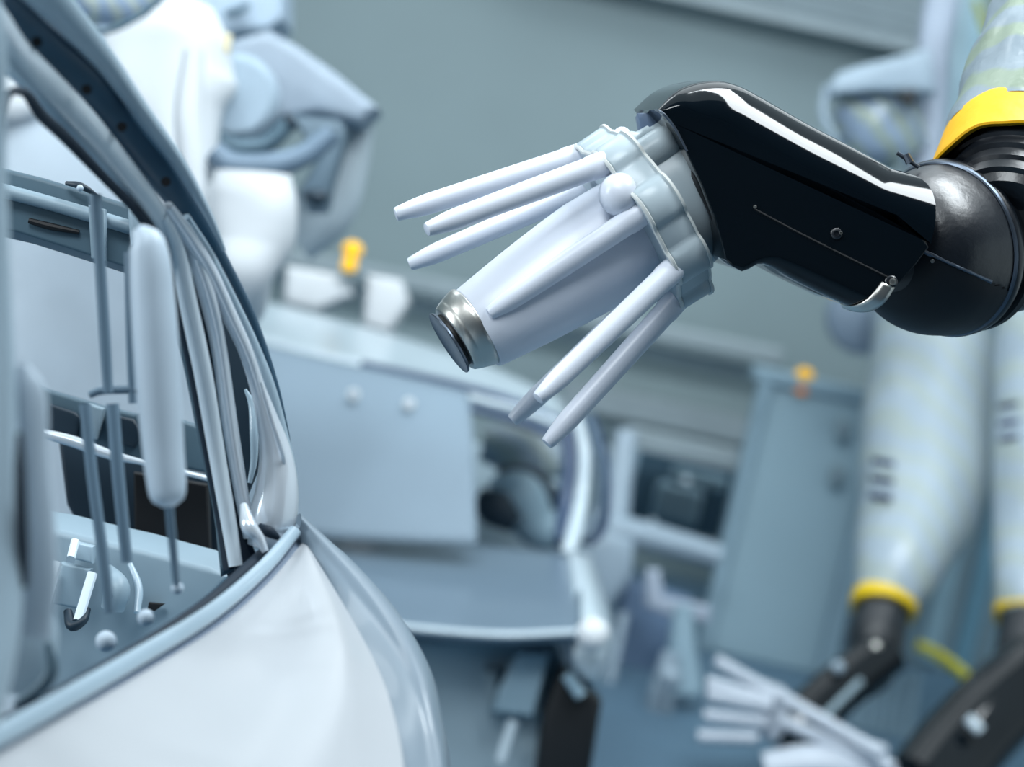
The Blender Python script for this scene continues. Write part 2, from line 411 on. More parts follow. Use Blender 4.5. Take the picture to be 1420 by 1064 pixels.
# ================================================================== SPRAY HEAD
def spray_head(root, O, A, Up, u, full=True, wm='bell', phi0=2):
    A = A.normalized(); U = (Up - A * Up.dot(A)).normalized(); N = U.cross(A)
    if N.dot(Fv) > 0: N = -N
    def pt(s, ph, r): return O + A * (s * u) + (N * cos(radians(ph)) + U * sin(radians(ph))) * (r * u)
    seg = 48 if full else 24
    body = emit('spray_body', lathe(O - U * (5 * u), A, [(s * u, r * u) for s, r in ((-10, 60), (-8, 77), (20, 78.5), (60, 79.5), (100, 77), (140, 73.5), (180, 69.5), (225, 64), (252, 60.5), (257, 59), (257, 30))], seg, N), wm, root)
    ring = emit('metal_ring', lathe(O, A, [(s * u, r * u) for s, r in ((250, 40), (254, 58.5), (256, 59.5), (262, 59), (276, 54.5), (278, 53.6), (279, 53.6), (288, 49.5), (290, 47), (290, 20))], seg, N), 'steel', root, label='brushed steel nozzle ring')
    emit('bell_cup', lathe(O, A, [(s * u, r * u) for s, r in ((293, 30), (294.5, 42), (296.5, 46.5), (299, 47.5), (300.5, 47), (299.5, 43), (298, 20), (297, 3))], seg, N), 'darksteel', root, label='dark steel spinning bell cup')
    emit('cup_gap', lathe(O, A, [(s * u, r * u) for s, r in ((286, 20), (287, 40), (295, 40), (296, 20))], seg, N), 'bore', root)
    def lobed(ph, s, r):
        a = (ph * 180 / pi - phi0) % 45; a = min(a, 45 - a)
        k = max(0.0, 1 - (a / 13.5) ** 2) ** 0.5 if a < 13.5 else 0
        return s, r - (12 * u) * (1 - k) * (1 if r > 100 * u else 0)
    col = emit('collar', lathe(O, A, [(s * u, r * u) for s, r in ((2, 72), (3, 128), (1, 134), (-4, 137), (-25, 137.5), (-46, 138), (-49, 135), (-49, 90))], 192 if full else 64, N, fn=lobed), 'collar', root, label='scalloped pale grey collar', sharp=50)
    if full:
        emit('collar_rim', lathe(O, A, [(s * u, r * u) for s, r in ((-45.5, 137), (-46, 140.5), (-49.5, 140.5), (-50.5, 137))], 192, N, cap=False, fn=lobed), 'rim', col, label='cream edge of the collar')
        emit('collar_rim', lathe(O, A, [(s * u, r * u) for s, r in ((4.5, 133.5), (3.5, 136.5), (0.5, 138), (-1, 136))], 192, N, cap=False, fn=lobed), 'rim', col)
    for k in range(8):
        ph = phi0 + 45 * k
        b0, t0 = (pt(-6, ph, 119), pt(262, ph, 188)) if k or not full else (pt(-6, ph, 106), pt(240, ph, 60))
        ax = (t0 - b0); L = ax.length
        n_ = max(1, L / 1)
        e = emit('electrode', lathe(b0, ax, [(0, 17.5 * u), (26 * u, 17.8 * u), (32 * u, 16.6 * u), (120 * u, 15.8 * u), (L - 46 * u, 14.6 * u), (L - 30 * u, 13.6 * u), (L - 12 * u, 11.2 * u), (L - 1.5 * u, 9.8 * u), (L, 8.8 * u)], 20 if full else 12), wm, root, label='slim white charging electrode')
        if full:
            emit('electrode_tip', lathe(t0 - ax.normalized() * (2 * u), ax, [(0, 9 * u), (2.6 * u, 9 * u), (3.2 * u, 8 * u)], 14), 'bell', e)
    if full:
        emit('rounded_boss', ball(pt(8, 23, 104), 30 * u, 28), wm, root)
        emit('neck', lathe(O, A, [(-45 * u, 90 * u), (-46 * u, 104 * u), (-120 * u, 107 * u), (-140 * u, 107 * u), (-142 * u, 60 * u)], 48, N), 'collar', root)
        f = emit('hose_fitting', lathe(pt(-46, 40, 104), -A, [(0, 24 * u), (30 * u, 25 * u), (46 * u, 24.5 * u), (52 * u, 22 * u), (52 * u, 17 * u), (58 * u, 16 * u)], 24), 'collar', root)
        emit('hose_fitting', lathe(pt(-40, 62, 106), -A, [(0, 15 * u), (24 * u, 15 * u), (30 * u, 10 * u), (48 * u, 9 * u)], 20), 'collar', root)
        emit('fitting_knob', ball(pt(-58, 78, 113), 13 * u, 16), wm, root)
        emit('hose_fitting', lathe(pt(-46, 135, 106), -A, [(0, 22 * u), (40 * u, 22 * u), (48 * u, 18 * u)], 20), 'collar', root)
    return pt

# ================================================================== MAIN ROBOT
D = 3.6; U1 = D / FPX
rob = thing('painting_robot', 'large sharp black robot wrist with white spray head and yellow-taped film sleeve, nearest robot', 'robot', P(1405, 300, D))
A1 = (Rv * -0.838 - Uv * 0.545) * cos(radians(10)) - Fv * sin(radians(10))
pt1 = spray_head(rob, P(871, 316, D), A1, Rv * -0.545 + Uv * 0.838, U1)

# elbow cover: open mouth at the spray head, bend, straight box to the ball joint
cov = [(912, 153, 4), (940, 128, 30), (965, 117, 50), (990, 112, 60), (1015, 112, 66), (1040, 119, 70), (1062, 130, 72), (1090, 146, 72), (1140, 174, 72), (1200, 205, 72), (1252, 233, 72), (1273, 243, 72, .25, 1.32, .30, -.03), (1288, 343, 2), (1270, 368, 3), (1246, 394, 3), (1226, 418, 12), (1206, 428, 22), (1180, 426, 30), (1140, 407, 30), (1100, 387, 28), (1074, 372, 22), (1062, 367, 14), (1052, 367, 10), (1040, 374, 10), (1030, 377, 8), (1016, 370, 4), (1006, 360, 3), (1001, 338, 3), (990, 300, 3), (972, 255, 3), (950, 208, 3), (930, 172, 3)]
cov = [tuple(p) for p in cr([p[:3] for p in cov[:11]], 44)] + cov[11:]
dense = []
for i, p in enumerate(cov):
    q = cov[(i + 1) % len(cov)]
    dense.append(p)
    if math.dist(p[:2], q[:2]) > 40:
        dense.append(tuple((a + b) / 2 for a, b in zip(p[:3], q[:3])))
Dc = D - 0.125
cover = emit('elbow_cover', pillow(dense, Dc, 205, shift=(-24, -24), rings=9), 'gloss', rob, label='glossy black plastic elbow cover', sharp=32)
def on(px, py, r, h, m, name, par, lab=None, seg=16, d=None):
    c = P(px, py, (d or Dc)); v = (CAM - c).normalized(); u = (d or Dc) / FPX
    return emit(name, lathe(c - v * 0.004, v, [(0, r * u), (h * u * .7 + 0.004, r * u), (h * u + 0.004, r * u * .8), (h * u + 0.004, r * u * .45), (h * u * .5 + 0.004, r * u * .42)], seg), m, par, label=lab)
# seam between the two halves, screws, strap and latch
emit('cover_seam', sweep([(1046, 290, Dc, 1.5), (1110, 324, Dc, 1.5), (1234, 386, Dc, 1.5)], 24, 8), 'bore', cover)
on(1160, 324, 8, 4, 'satin', 'screw', cover); on(1166, 323, 2.6, 7, 'steel', 'screw_head', cover)
on(1047, 287, 2.6, 3, 'steel', 'screw', cover)
on(1236, 391, 9, 6, 'satin', 'washer', cover); on(1238, 391, 5.2, 12, 'steel', 'screw', cover)
emit('strap', patch([[(1223, 391, Dc - 0.006), (1207, 411, Dc - 0.004), (1194, 421, Dc + 0.004), (1180, 425, Dc + 0.02), (1165, 422, Dc + 0.05)],
                     [(1241, 399, Dc - 0.006), (1226, 421, Dc - 0.004), (1208, 432, Dc + 0.008), (1186, 433, Dc + 0.03), (1168, 427, Dc + 0.06)]], 20, 4), 'steel', cover, solid=0.002, label='bright metal strap on the cover end')
emit('latch', join(sweep([(1244, 212, D - 0.0, 3), (1274, 232, D - 0.0, 3)], 6, 8), sweep([(1256, 214, D, 5), (1262, 226, D, 6)], 6, 8)), 'darksteel', cover, label='small steel latch')
# inside of the open mouth
emit('mouth_lining', pillow([(884, 157, 2), (915, 155, 2), (940, 184, 2), (920, 202, 2), (896, 190, 2), (888, 178, 2)], D - 0.02, 60, rings=3), 'innercover', cover, label='blue-grey lining seen in the cover mouth')
emit('mouth_edge', sweep([(884, 157, D + 0.06, 1.6), (898, 154, D, 1.8), (914, 154, Dc, 2.2), (934, 175, Dc - 0.001, 2), (953, 210, Dc - 0.001, 1.6)], 24, 8), 'darksteel', cover)
emit('mouth_gasket', sweep([(936, 200, D - 0.05, 4), (960, 240, D - 0.09, 5), (985, 290, D - 0.1, 5), (1002, 335, D - 0.1, 4), (1008, 362, D - 0.1, 3)], 24, 8), 'rubber', cover)

# rounded joint and flanges
from mathutils.bvhtree import BVHTree
def proj(v):
    r = v - CAM; z = r.dot(Fv); return 710 + FPX * r.dot(Rv) / z, 532 - FPX * r.dot(Uv) / z
def surf(vf, px, py):
    '''distance along the ray at which a shape is met'''
    h = BVHTree.FromPolygons([V(v) for v in vf[0]], vf[1]).ray_cast(CAM, (P(px, py, 1.0) - CAM).normalized())
    return (h[0] - CAM).dot(Fv) if h[0] is not None else D
A2 = (Rv * 0.97 + Uv * 0.244) * cos(radians(42)) + Fv * sin(radians(42))
Ob = P(1310, 345, D + 0.05)
k = U1
dome = lathe(Ob, A2, [(s * k, r * k) for s, r in cr([(-132, 8), (-126, 40), (-112, 72), (-88, 96), (-60, 110), (-30, 117), (-8, 120), (0, 120)], 50)], 96)
ballj = emit('wrist_joint', dome, 'satin', rob, label='satin black rounded wrist joint')
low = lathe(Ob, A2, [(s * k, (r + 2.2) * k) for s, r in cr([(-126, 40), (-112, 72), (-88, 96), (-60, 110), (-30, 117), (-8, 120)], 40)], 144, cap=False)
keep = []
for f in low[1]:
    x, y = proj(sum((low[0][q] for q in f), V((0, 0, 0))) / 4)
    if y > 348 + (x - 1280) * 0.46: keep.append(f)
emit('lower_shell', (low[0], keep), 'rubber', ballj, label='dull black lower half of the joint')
emit('joint_flange', lathe(Ob, A2, [(s * k, r * k) for s, r in ((-3, 100), (-2, 124), (1, 126.5), (10, 126.5), (13, 124), (14, 100))], 96), 'satin', ballj)
emit('flange_edge', lathe(Ob, A2, [(s * k, r * k) for s, r in ((-6, 121), (-5, 123.5), (-2, 125), (0, 122))], 96, cap=False), 'darksteel', ballj, label='bright bevelled edge of the flange')
emit('joint_flange', lathe(Ob, A2, [(s * k, r * k) for s, r in ((14, 90), (15, 117), (30, 118), (32, 125), (46, 126), (50, 121), (64, 119), (68, 90))], 96), 'rubber', ballj)
seam = [(1281, 349), (1310, 362), (1345, 378), (1374, 391)]
emit('weld_seam', sweep([(x, y, surf(dome, x, y) - 0.002, 3) for x, y in seam], 24, 8, wob=0.6, ws=60), 'darksteel', ballj, label='rough pale seam across the joint')
on(1293, 362, 3, 3, 'steel', 'screw', ballj, d=surf(dome, 1293, 362) - 0.002)
for (px, py) in ((1388, 402), (1399, 397)):
    on(px, py, 5.5, 6, 'steel', 'bolt', ballj, d=D + 0.02)
emit('bolt', box(P(1364, 446, D + 0.04), 0.012, 0.02, 0.01), 'darksteel', ballj)
# link from the flange up into the sleeve
emit('wrist_link', sweep([(1352, 334, D + 0.11, 108), (1400, 322, D + 0.13, 110), (1455, 300, D + 0.15, 112), (1495, 260, D + 0.15, 112), (1508, 200, D + 0.15, 108)], 40, 40), 'satin', rob)
Af = (Rv * 0.48 + Uv * 0.877) * cos(radians(40)) + Fv * sin(radians(40))
Of = P(1407, 292, D + 0.03)
emit('wrist_ring', lathe(Of, Af, [(s * k, r * k) for s, r in ((-34, 50), (-32, 78), (-20, 84), (-18, 92), (-4, 94), (0, 99), (14, 100), (17, 107), (32, 108), (34, 113), (60, 115), (90, 116))], 64), 'satin', rob, label='stepped black rings inside the sleeve end')
def skew(ph, s, r):
    f = noise.noise(V((cos(ph) * 2.2, sin(ph) * 2.2, s * 8))) * 0.006
    return s + (24 * k) * cos(ph) * (1 if s < 100 * k else 0) + f, r + f * 0.4
emit('tape_band', lathe(Of, Af, [(s * k, r * k) for s, r in ((18, 122), (16, 128), (18, 131), (70, 132), (106, 133), (112, 132))], 72, cap=False, fn=skew), 'yellow', rob, label='bright yellow tape band', solid=0.002)
sl = [(100, 130), (130, 133), (160, 135), (200, 132), (240, 137), (290, 139), (330, 136), (400, 141), (480, 140), (560, 144), (700, 142)]
def wr(ph, s, r):
    f = noise.noise(V((cos(ph) * 3, sin(ph) * 3, s * 14))) * 0.007
    return s, r + f
sl2 = cr([(a, b) for a, b in sl], 60)
emit('film_sleeve', lathe(Of, Af, [(s * k, r * k) for s, r in sl2], 72, fn=wr), 'film', rob, label='clear wrinkled plastic film sleeve')

E = Of + Af * (700 * k)
base = V((E.x + 0.75, E.y + 0.5, 0.0))
emit('elbow_joint', ball(E + Af * 0.08, 0.17, 24), 'satin', rob)
emit('upper_arm', rod(E + Af * 0.08, base + V((0, 0, 1.0)), 0.14, 0.17, 24), 'film', rob)
emit('base_column', lathe(base, V((0, 0, 1)), [(0, 0.34), (0.06, 0.34), (0.08, 0.24), (0.9, 0.22), (1.05, 0.2), (1.15, 0.1)], 32), 'whitefilm', rob)

# ================================================================== FOREGROUND CAR BODY
car = thing('car_body', 'near unpainted car body shell cut off by the left edge, white bonnet and open window', 'car', P(250, 900, 3.2))
rimc = [(418, 752, 3.28), (372, 806, 3.15), (300, 868, 2.95), (200, 930, 2.72), (100, 988, 2.5), (0, 1045, 2.3), (-90, 1095, 2.15)]
hood = emit('hood', patch([rimc,
    [(421, 754, 3.26), (400, 860, 3.0), (345, 950, 2.78), (262, 1020, 2.58), (170, 1080, 2.4), (80, 1130, 2.24), (-20, 1180, 2.1)],
    [(424, 756, 3.25), (470, 870, 2.95), (470, 960, 2.78), (420, 1060, 2.58), (340, 1140, 2.4), (250, 1210, 2.24), (150, 1270, 2.1)],
    [(428, 758, 3.25), (500, 880, 3.0), (537, 960, 2.86), (560, 1064, 2.7), (560, 1160, 2.55), (530, 1260, 2.4), (480, 1350, 2.25)]], 40, 24), 'hood', car, label='smooth white primed bonnet')
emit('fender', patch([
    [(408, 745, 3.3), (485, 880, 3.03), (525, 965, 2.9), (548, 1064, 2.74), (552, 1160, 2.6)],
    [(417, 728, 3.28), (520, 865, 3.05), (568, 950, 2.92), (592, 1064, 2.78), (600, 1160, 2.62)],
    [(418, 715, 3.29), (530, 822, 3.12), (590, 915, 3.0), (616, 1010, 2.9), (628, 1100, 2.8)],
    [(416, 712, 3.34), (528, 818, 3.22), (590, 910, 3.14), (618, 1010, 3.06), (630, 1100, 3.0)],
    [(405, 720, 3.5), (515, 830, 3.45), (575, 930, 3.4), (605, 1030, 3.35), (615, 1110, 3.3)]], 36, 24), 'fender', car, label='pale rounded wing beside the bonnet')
emit('body_tub', pillow([(60, 1100), (380, 880), (470, 960), (530, 1100), (545, 1500), (420, 2240), (-40, 2240), (20, 1500)], 3.36, 420, rad=14), 'primer', car)
# rounded rim bead and gutter along the window base
emit('rim_bead', sweep([(p[0] - 8, p[1] - 16 - i, p[2] - 0.01, 9 + 8 * i / 6, 5) for i, p in enumerate(rimc)], 50, 14), 'primer', car, label='rounded bead along the window base')
emit('rim_gutter', patch([[(p[0] - 2, p[1] - 9, p[2] + 0.01) for p in rimc], [(p[0] + 6 + 2 * i, p[1] + 8 + 3.5 * i, p[2] - 0.014) for i, p in enumerate(rimc)]], 40, 6), 'gutter', car, solid=0.004)
emit('rim_shadow_strip', sweep([(392, 745, 3.33, 9), (345, 788, 3.2, 10), (290, 835, 3.05, 9), (205, 890, 2.85, 8), (100, 950, 2.6, 8), (0, 1003, 2.4, 8), (-60, 1035, 2.3, 8)], 40, 10), 'edge', car)  # dark strip drawn in as the shadow line along the rim
# roof rail: four bands side by side, then the pillar
emit('roof_panel', sweep([(-260, -330, 2.25, 44, 20), (24, -52, 2.62, 33, 20), (46, -27, 2.68, 30, 20), (98, 30, 2.78, 23, 18), (147, 87, 2.87, 17, 16), (196, 154, 2.94, 12.5, 14), (246, 223, 3.02, 10, 12), (288, 296, 3.1, 6, 10), (310, 345, 3.16, 3, 6)], 50, 16), 'primer', car, label='grey-blue roof edge')
rail = emit('roof_channel', sweep([(-300, -270, 2.25, 22, 10), (-40, -30, 2.61, 25, 8), (5, 10, 2.69, 25, 8), (64, 64, 2.79, 25, 8), (119, 115, 2.87, 24, 8), (171, 177, 2.96, 23, 8), (223, 240, 3.04, 22, 8), (268, 303, 3.13, 18, 8), (308, 365, 3.19, 11, 10), (342, 430, 3.25, 9, 10), (362, 480, 3.28, 8, 10), (381, 540, 3.3, 7, 9), (396, 600, 3.32, 5, 8), (405, 640, 3.33, 3, 6)], 70, 14), 'primerdark', car, label='dark blue roof channel with small holes')
for (px, py, d) in ((51, 58, 2.72), (120, 124, 2.82), (169, 176, 2.91), (230, 252, 3.0)):
    c = P(px, py, d); v = (CAM - c).normalized()
    emit('clip_hole', lathe(c, v, [(-0.01, 0.0062), (0.0015, 0.0062), (0.0015, 0.004)], 12), 'interiorblack', rail)
emit('door_rail', sweep([(-340, -230, 2.2, 40, 20), (-60, -10, 2.55, 34, 20), (-20, 30, 2.62, 33, 20), (13, 71, 2.7, 28, 16), (63, 119, 2.8, 25, 14), (115, 172, 2.88, 23, 14), (165, 231, 2.97, 20, 14), (205, 281, 3.04, 17, 13), (236, 325, 3.1, 13, 12), (252, 360, 3.14, 6, 10)], 50, 16), 'primerlight', car, label='light upper window rail')
emit('window_seal', sweep([(-4, 240, 2.55, 6), (4, 160, 2.6, 6), (14, 128, 2.64, 6), (34, 128, 2.7, 7), (56, 158, 2.76, 9), (88, 188, 2.84, 9), (146, 248, 2.94, 7), (189, 292, 3.02, 7), (215, 330, 3.08, 8), (240, 395, 3.14, 8), (264, 495, 3.2, 8), (284, 600, 3.24, 8), (305, 710, 3.27, 8), (318, 790, 3.27, 9)], 80, 10), 'edge', car, label='dark window seal')
emit('window_channel', patch([[(205, 318, 3.12), (228, 395, 3.17), (254, 495, 3.22), (275, 600, 3.25), (296, 700, 3.28), (308, 800, 3.28)], [(228, 318, 3.12), (256, 395, 3.17), (280, 495, 3.22), (296, 600, 3.25), (314, 700, 3.28), (326, 790, 3.28)]], 30, 4), 'interior', car, solid=0.012)
emit('pillar_bar', sweep([(226, 300, 3.06, 7), (243, 335, 3.1, 11), (261, 420, 3.15, 13), (282, 520, 3.2, 13), (299, 620, 3.24, 12), (318, 730, 3.26, 11), (327, 785, 3.26, 10)], 40, 16), 'primerlight', car, label='light upright window bar')
emit('pillar_bar', sweep([(243, 302, 3.08, 7), (262, 335, 3.12, 10), (285, 400, 3.16, 12), (303, 480, 3.21, 11), (319, 590, 3.25, 11), (334, 680, 3.27, 10), (347, 745, 3.28, 10)], 40, 16), 'metalpaint', car, label='bright upright window bar')
emit('pillar_gap', patch([[(246, 345, 3.2), (270, 420, 3.22), (292, 520, 3.26), (308, 620, 3.29), (330, 740, 3.31), (345, 800, 3.31)], [(264, 345, 3.2), (290, 420, 3.22), (308, 520, 3.26), (322, 620, 3.29), (345, 740, 3.31), (362, 785, 3.31)]], 30, 4), 'edge', car, solid=0.01)
emit('quarter_dark_backing', pillow([(296, 405), (322, 440), (350, 520), (362, 575), (362, 640), (338, 700), (322, 640), (310, 540)], 3.4, 20, rad=3), 'interiordark', car)  # dark sheet put in for the shade behind the quarter opening
emit('quarter_flange', sweep([(340, 540, 3.37, 2), (349, 560, 3.37, 5), (352, 600, 3.36, 6), (352, 640, 3.36, 5), (346, 670, 3.36, 3)], 20, 10), 'primer', car)
emit('pillar', sweep([(232, 286, 3.06, 8), (257, 322, 3.1, 11), (288, 372, 3.15, 11), (316, 433, 3.2, 11), (340, 485, 3.23, 10), (358, 540, 3.26, 11), (370, 580, 3.27, 15), (382, 630, 3.28, 23), (384, 680, 3.28, 30), (378, 720, 3.28, 33), (368, 760, 3.28, 26)], 60, 20), 'metalpaint', car, label='bright curved front pillar flaring at its foot')
emit('pillar_edge', sweep([(258, 300, 3.1, 5), (292, 362, 3.17, 10), (330, 433, 3.23, 8), (354, 485, 3.26, 8), (374, 540, 3.28, 9), (390, 600, 3.3, 9), (401, 650, 3.31, 10), (404, 700, 3.31, 10), (396, 750, 3.3, 8)], 60, 12), 'primer', car)
emit('pillar_rib', sweep([(362, 530, 3.24, 2), (377, 580, 3.245, 3), (391, 625, 3.25, 3), (396, 660, 3.275, 1)], 24, 10), 'metalpaint', car)
emit('foot_bracket', sweep([(338, 700, 3.24, 5), (345, 730, 3.22, 11), (358, 745, 3.22, 8), (368, 765, 3.22, 5)], 24, 12), 'metalpaint', car, label='shiny bracket at the pillar foot')
emit('foot_recess', sweep([(360, 728, 3.235, 3), (372, 737, 3.23, 8), (386, 746, 3.24, 4)], 16, 12), 'edge', car)
emit('corner_seal', pillow([(312, 700), (330, 720), (352, 770), (345, 800), (318, 806), (306, 780)], 3.3, 30, rad=4), 'edge', car)
# header beam inside
hb = emit('header_beam', pillow([(-20, 226, 8), (60, 246, 8), (120, 264, 8), (176, 282, 8), (220, 300, 8), (222, 350, 6), (205, 372, 4), (176, 371, 4), (100, 346, 4), (24, 322, 4), (-20, 312, 4)], 3.5, 120, shift=(0, 10)), 'interior', car, label='dark beam across the window top')
emit('beam_ledge', sweep([(-20, 258, 3.49, 10), (80, 285, 3.49, 10), (215, 326, 3.49, 10)], 24, 10), 'interiorlight', hb)
emit('beam_strap', pillow([(122, 284), (146, 290), (146, 362), (126, 358)], 3.46, 14, rad=3), 'interiorlight', hb)
emit('beam_end', pillow([(176, 288), (212, 298), (216, 345), (180, 340)], 3.45, 40, rad=7), 'interiorlight', hb)
emit('beam_slot', sweep([(40, 306, 3.495, 4), (70, 314, 3.495, 5), (110, 322, 3.495, 3)], 12, 8), 'interiorblack', hb)
emit('beam_clip', sweep([(92, 254, 3.49, 3), (112, 258, 3.48, 5), (136, 272, 3.49, 2)], 12, 10), 'interiordark', hb)
emit('beam_clip', ball(P(111, 261, 3.46), 0.005), 'rod', hb)
# rear bulkhead, parcel shelf, floor of the cabin
bh = emit('bulkhead', pillow([(30, 528), (62, 540), (110, 554), (150, 566), (185, 574), (212, 570), (300, 600), (310, 660), (200, 640), (60, 606), (30, 600)], 3.9, 40, rad=5), 'interior', car, label='pressed bulkhead behind the cabin')
emit('bulkhead_opening', pillow([(68, 560), (104, 572), (112, 580), (106, 608), (66, 596)], 3.885, 30, rad=4), 'interiordark', bh)
emit('bulkhead_opening', pillow([(150, 574), (186, 582), (196, 600), (186, 622), (150, 612)], 3.885, 30, rad=4), 'interiordark', bh)
emit('bulkhead_rib', pillow([(122, 560), (144, 567), (132, 610), (118, 606)], 3.87, 26, rad=4), 'interiorlight', bh)
emit('bulkhead_ledge', sweep([(45, 598, 3.84, 6), (100, 612, 3.84, 8), (150, 630, 3.84, 7), (200, 642, 3.84, 4), (290, 664, 3.84, 4)], 30, 10), 'metalpaint', bh)
emit('dark_cavity', pillow([(80, 608), (200, 640), (300, 660), (306, 800), (280, 790), (120, 750), (92, 700)], 4.05, 30, rad=6), 'interiordark', car)  # this and the next dark slab stand for the unlit cabin depth
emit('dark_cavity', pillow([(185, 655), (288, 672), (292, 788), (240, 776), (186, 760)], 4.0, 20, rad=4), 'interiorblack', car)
cf = emit('cabin_floor', pillow([(40, 730, 10), (90, 738, 10), (130, 748, 10), (200, 764, 8), (290, 788, 8), (318, 800, 8), (270, 850, 6), (200, 900, 6), (100, 950, 6), (30, 980, 6), (20, 800, 10)], 3.7, 80, shift=(0, -20)), 'interiorlight', car, label='pale ledge below the window with small brackets')
for (x0, y0, x1, y1, ww_) in ((78, 782, 62, 838, 8), (128, 796, 108, 862, 7), (104, 752, 98, 776, 6)):
    emit('bracket_arm', sweep([(x0, y0, 3.64, ww_, ww_), (x1, y1, 3.6, ww_, ww_)], 8, 12, ex=4), 'primerlight', cf)
emit('bracket_plate', pillow([(84, 780), (126, 790), (112, 846), (72, 838)], 3.66, 20, rad=5), 'interiorlight', cf)
emit('bracket_block', pillow([(106, 752), (130, 758), (128, 782), (102, 776)], 3.66, 20, rad=4), 'primer', cf)
emit('hook', sweep([(94, 848, 3.62, 6), (100, 868, 3.6, 8), (116, 860, 3.6, 6), (122, 845, 3.62, 4)], 16, 10), 'interiordark', cf)
emit('floor_hump', sweep([(150, 790, 3.66, 8), (162, 815, 3.62, 18), (156, 845, 3.62, 16)], 16, 14), 'interiorlight', cf)
on(152, 827, 4.5, 3, 'interiordark', 'bolt_hole', cf, d=3.58)
emit('floor_slot', pillow([(206, 836), (228, 838), (214, 848), (204, 846)], 3.68, 12, rad=2), 'interiorblack', cf)
emit('floor_rib', sweep([(180, 782, 3.66, 4), (192, 815, 3.64, 6), (190, 850, 3.62, 5)], 16, 10), 'primer', cf)
for (px, py, r) in ((202, 857, 12), (147, 890, 15), (246, 816, 9)):
    emit('round_stud', ball(P(px, py, 2.95), r * 2.95 / FPX), 'rod', cf, label='small pale round stud')
# hanging rods in the window opening
hr = emit('hanging_rod', sweep([(190, 318, 2.75, 10), (204, 338, 2.75, 25), (212, 420, 2.75, 31), (220, 540, 2.75, 31), (226, 620, 2.75, 29), (231, 672, 2.75, 27), (233, 694, 2.75, 22), (234, 703, 2.75, 9)], 50, 20), 'rod', car, label='thick white rod hanging in the window')
emit('rod_pin', sweep([(234, 695, 2.78, 6), (240, 760, 2.8, 6), (245, 812, 2.82, 5)], 16, 10), 'wire', hr)
emit('hanging_wire', sweep([(132, 270, 2.95, 9), (139, 370, 2.95, 8), (146, 480, 2.95, 8), (150, 545, 2.95, 7)], 30, 10), 'wire', car)
emit('hanging_wire', sweep([(178, 350, 3.0, 6), (180, 450, 3.0, 6), (184, 560, 3.0, 6)], 24, 10), 'wire', car)
emit('hanging_wire', sweep([(118, 560, 2.9, 8), (128, 660, 2.9, 8), (144, 780, 2.9, 8), (152, 850, 2.9, 8)], 30, 10), 'wire', car)
emit('hanging_wire', sweep([(156, 560, 2.95, 9), (164, 660, 2.95, 9), (176, 780, 2.95, 8)], 30, 10), 'wire', car)
emit('cross_wire', sweep([(124, 548, 3.0, 5), (140, 542, 3.0, 6), (190, 540, 3.0, 6)], 14, 10), 'wire', car)
# near door edge at the left border
emit('near_post', sweep([(-60, -160, 2.3, 30), (-14, 60, 2.3, 22), (-6, 200, 2.3, 14), (0, 400, 2.28, 16), (4, 620, 2.25, 22), (-2, 820, 2.22, 34), (-30, 960, 2.18, 40), (-90, 1100, 2.12, 40)], 40, 18), 'primer', car, label='blurred pale post at the left border')
emit('near_bracket', sweep([(30, 505, 2.3, 8), (34, 540, 2.3, 28, 14), (42, 620, 2.3, 26, 14), (50, 720, 2.3, 26, 14), (46, 800, 2.3, 34, 14), (30, 880, 2.3, 40, 14)], 40, 18), 'rod', car, label='blurred white bracket at the left border')
emit('near_slot', sweep([(27, 600, 2.22, 4), (28, 660, 2.22, 8), (31, 760, 2.22, 9), (35, 815, 2.22, 4)], 24, 10), 'edge', car)
emit('lower_bracket', sweep([(-20, 810, 2.5, 60, 20), (20, 880, 2.5, 60, 20), (10, 960, 2.5, 52, 20)], 20, 18), 'primer', car)
emit('lower_slot', sweep([(66, 892, 2.48, 5), (72, 930, 2.48, 10), (55, 955, 2.48, 9), (20, 978, 2.48, 5)], 20, 10), 'interior', car)
# ================================================================== SECOND CAR BODY
car2 = thing('car_body', 'blurred grey car body behind the near one, windscreen opening partly covered by a pale sheet', 'car', PZ(690, 1150, 0.0))
emit('hood', patch([[(300, 700, 8.1), (420, 722, 8.1), (560, 742, 8.1), (690, 756, 8.1), (800, 768, 8.1)],
                    [(320, 770, 7.6), (450, 792, 7.55), (570, 808, 7.5), (690, 818, 7.5), (806, 824, 7.5)],
                    [(350, 830, 7.2), (470, 858, 7.1), (590, 872, 7.05), (700, 880, 7.05), (806, 876, 7.1)]], 30, 16), 'bodyfar', car2, solid=0.03, label='flat grey-blue bonnet')
emit('hood_lip', sweep([(470, 858, 7.08, 5), (590, 873, 7.03, 5), (700, 881, 7.03, 5), (800, 877, 7.08, 5)], 30, 10), 'bodyfarlight', car2, label='bright front lip of the bonnet')
fa = emit('front_panel', pillow([(470, 880), (600, 888), (770, 892), (800, 960), (800, 1150), (480, 1150)], 7.4, 60, rad=6), 'fascia', car2)
emit('radiator_frame', pillow([(718, 905), (764, 905), (740, 995), (684, 988), (690, 960)], 7.25, 60, rad=6), 'doorframe', fa)
emit('radiator_frame', pillow([(672, 930), (692, 930), (688, 990), (676, 992)], 7.3, 60, rad=6), 'walltrim', fa)
emit('bracket', sweep([(694, 1055, 7.2, 8), (712, 1000, 7.2, 8)], 10, 10), 'bodyfarlight', fa)
emit('wheel_arch', pillow([(778, 925), (810, 950), (835, 975), (818, 1080), (740, 1090), (752, 990), (768, 950)], 7.2, 80, rad=12), 'bore', car2, label='black gap under the wing')
emit('arch_strut', sweep([(786, 935, 7.15, 9), (806, 965, 7.15, 9)], 8, 10), 'doorframe', car2)
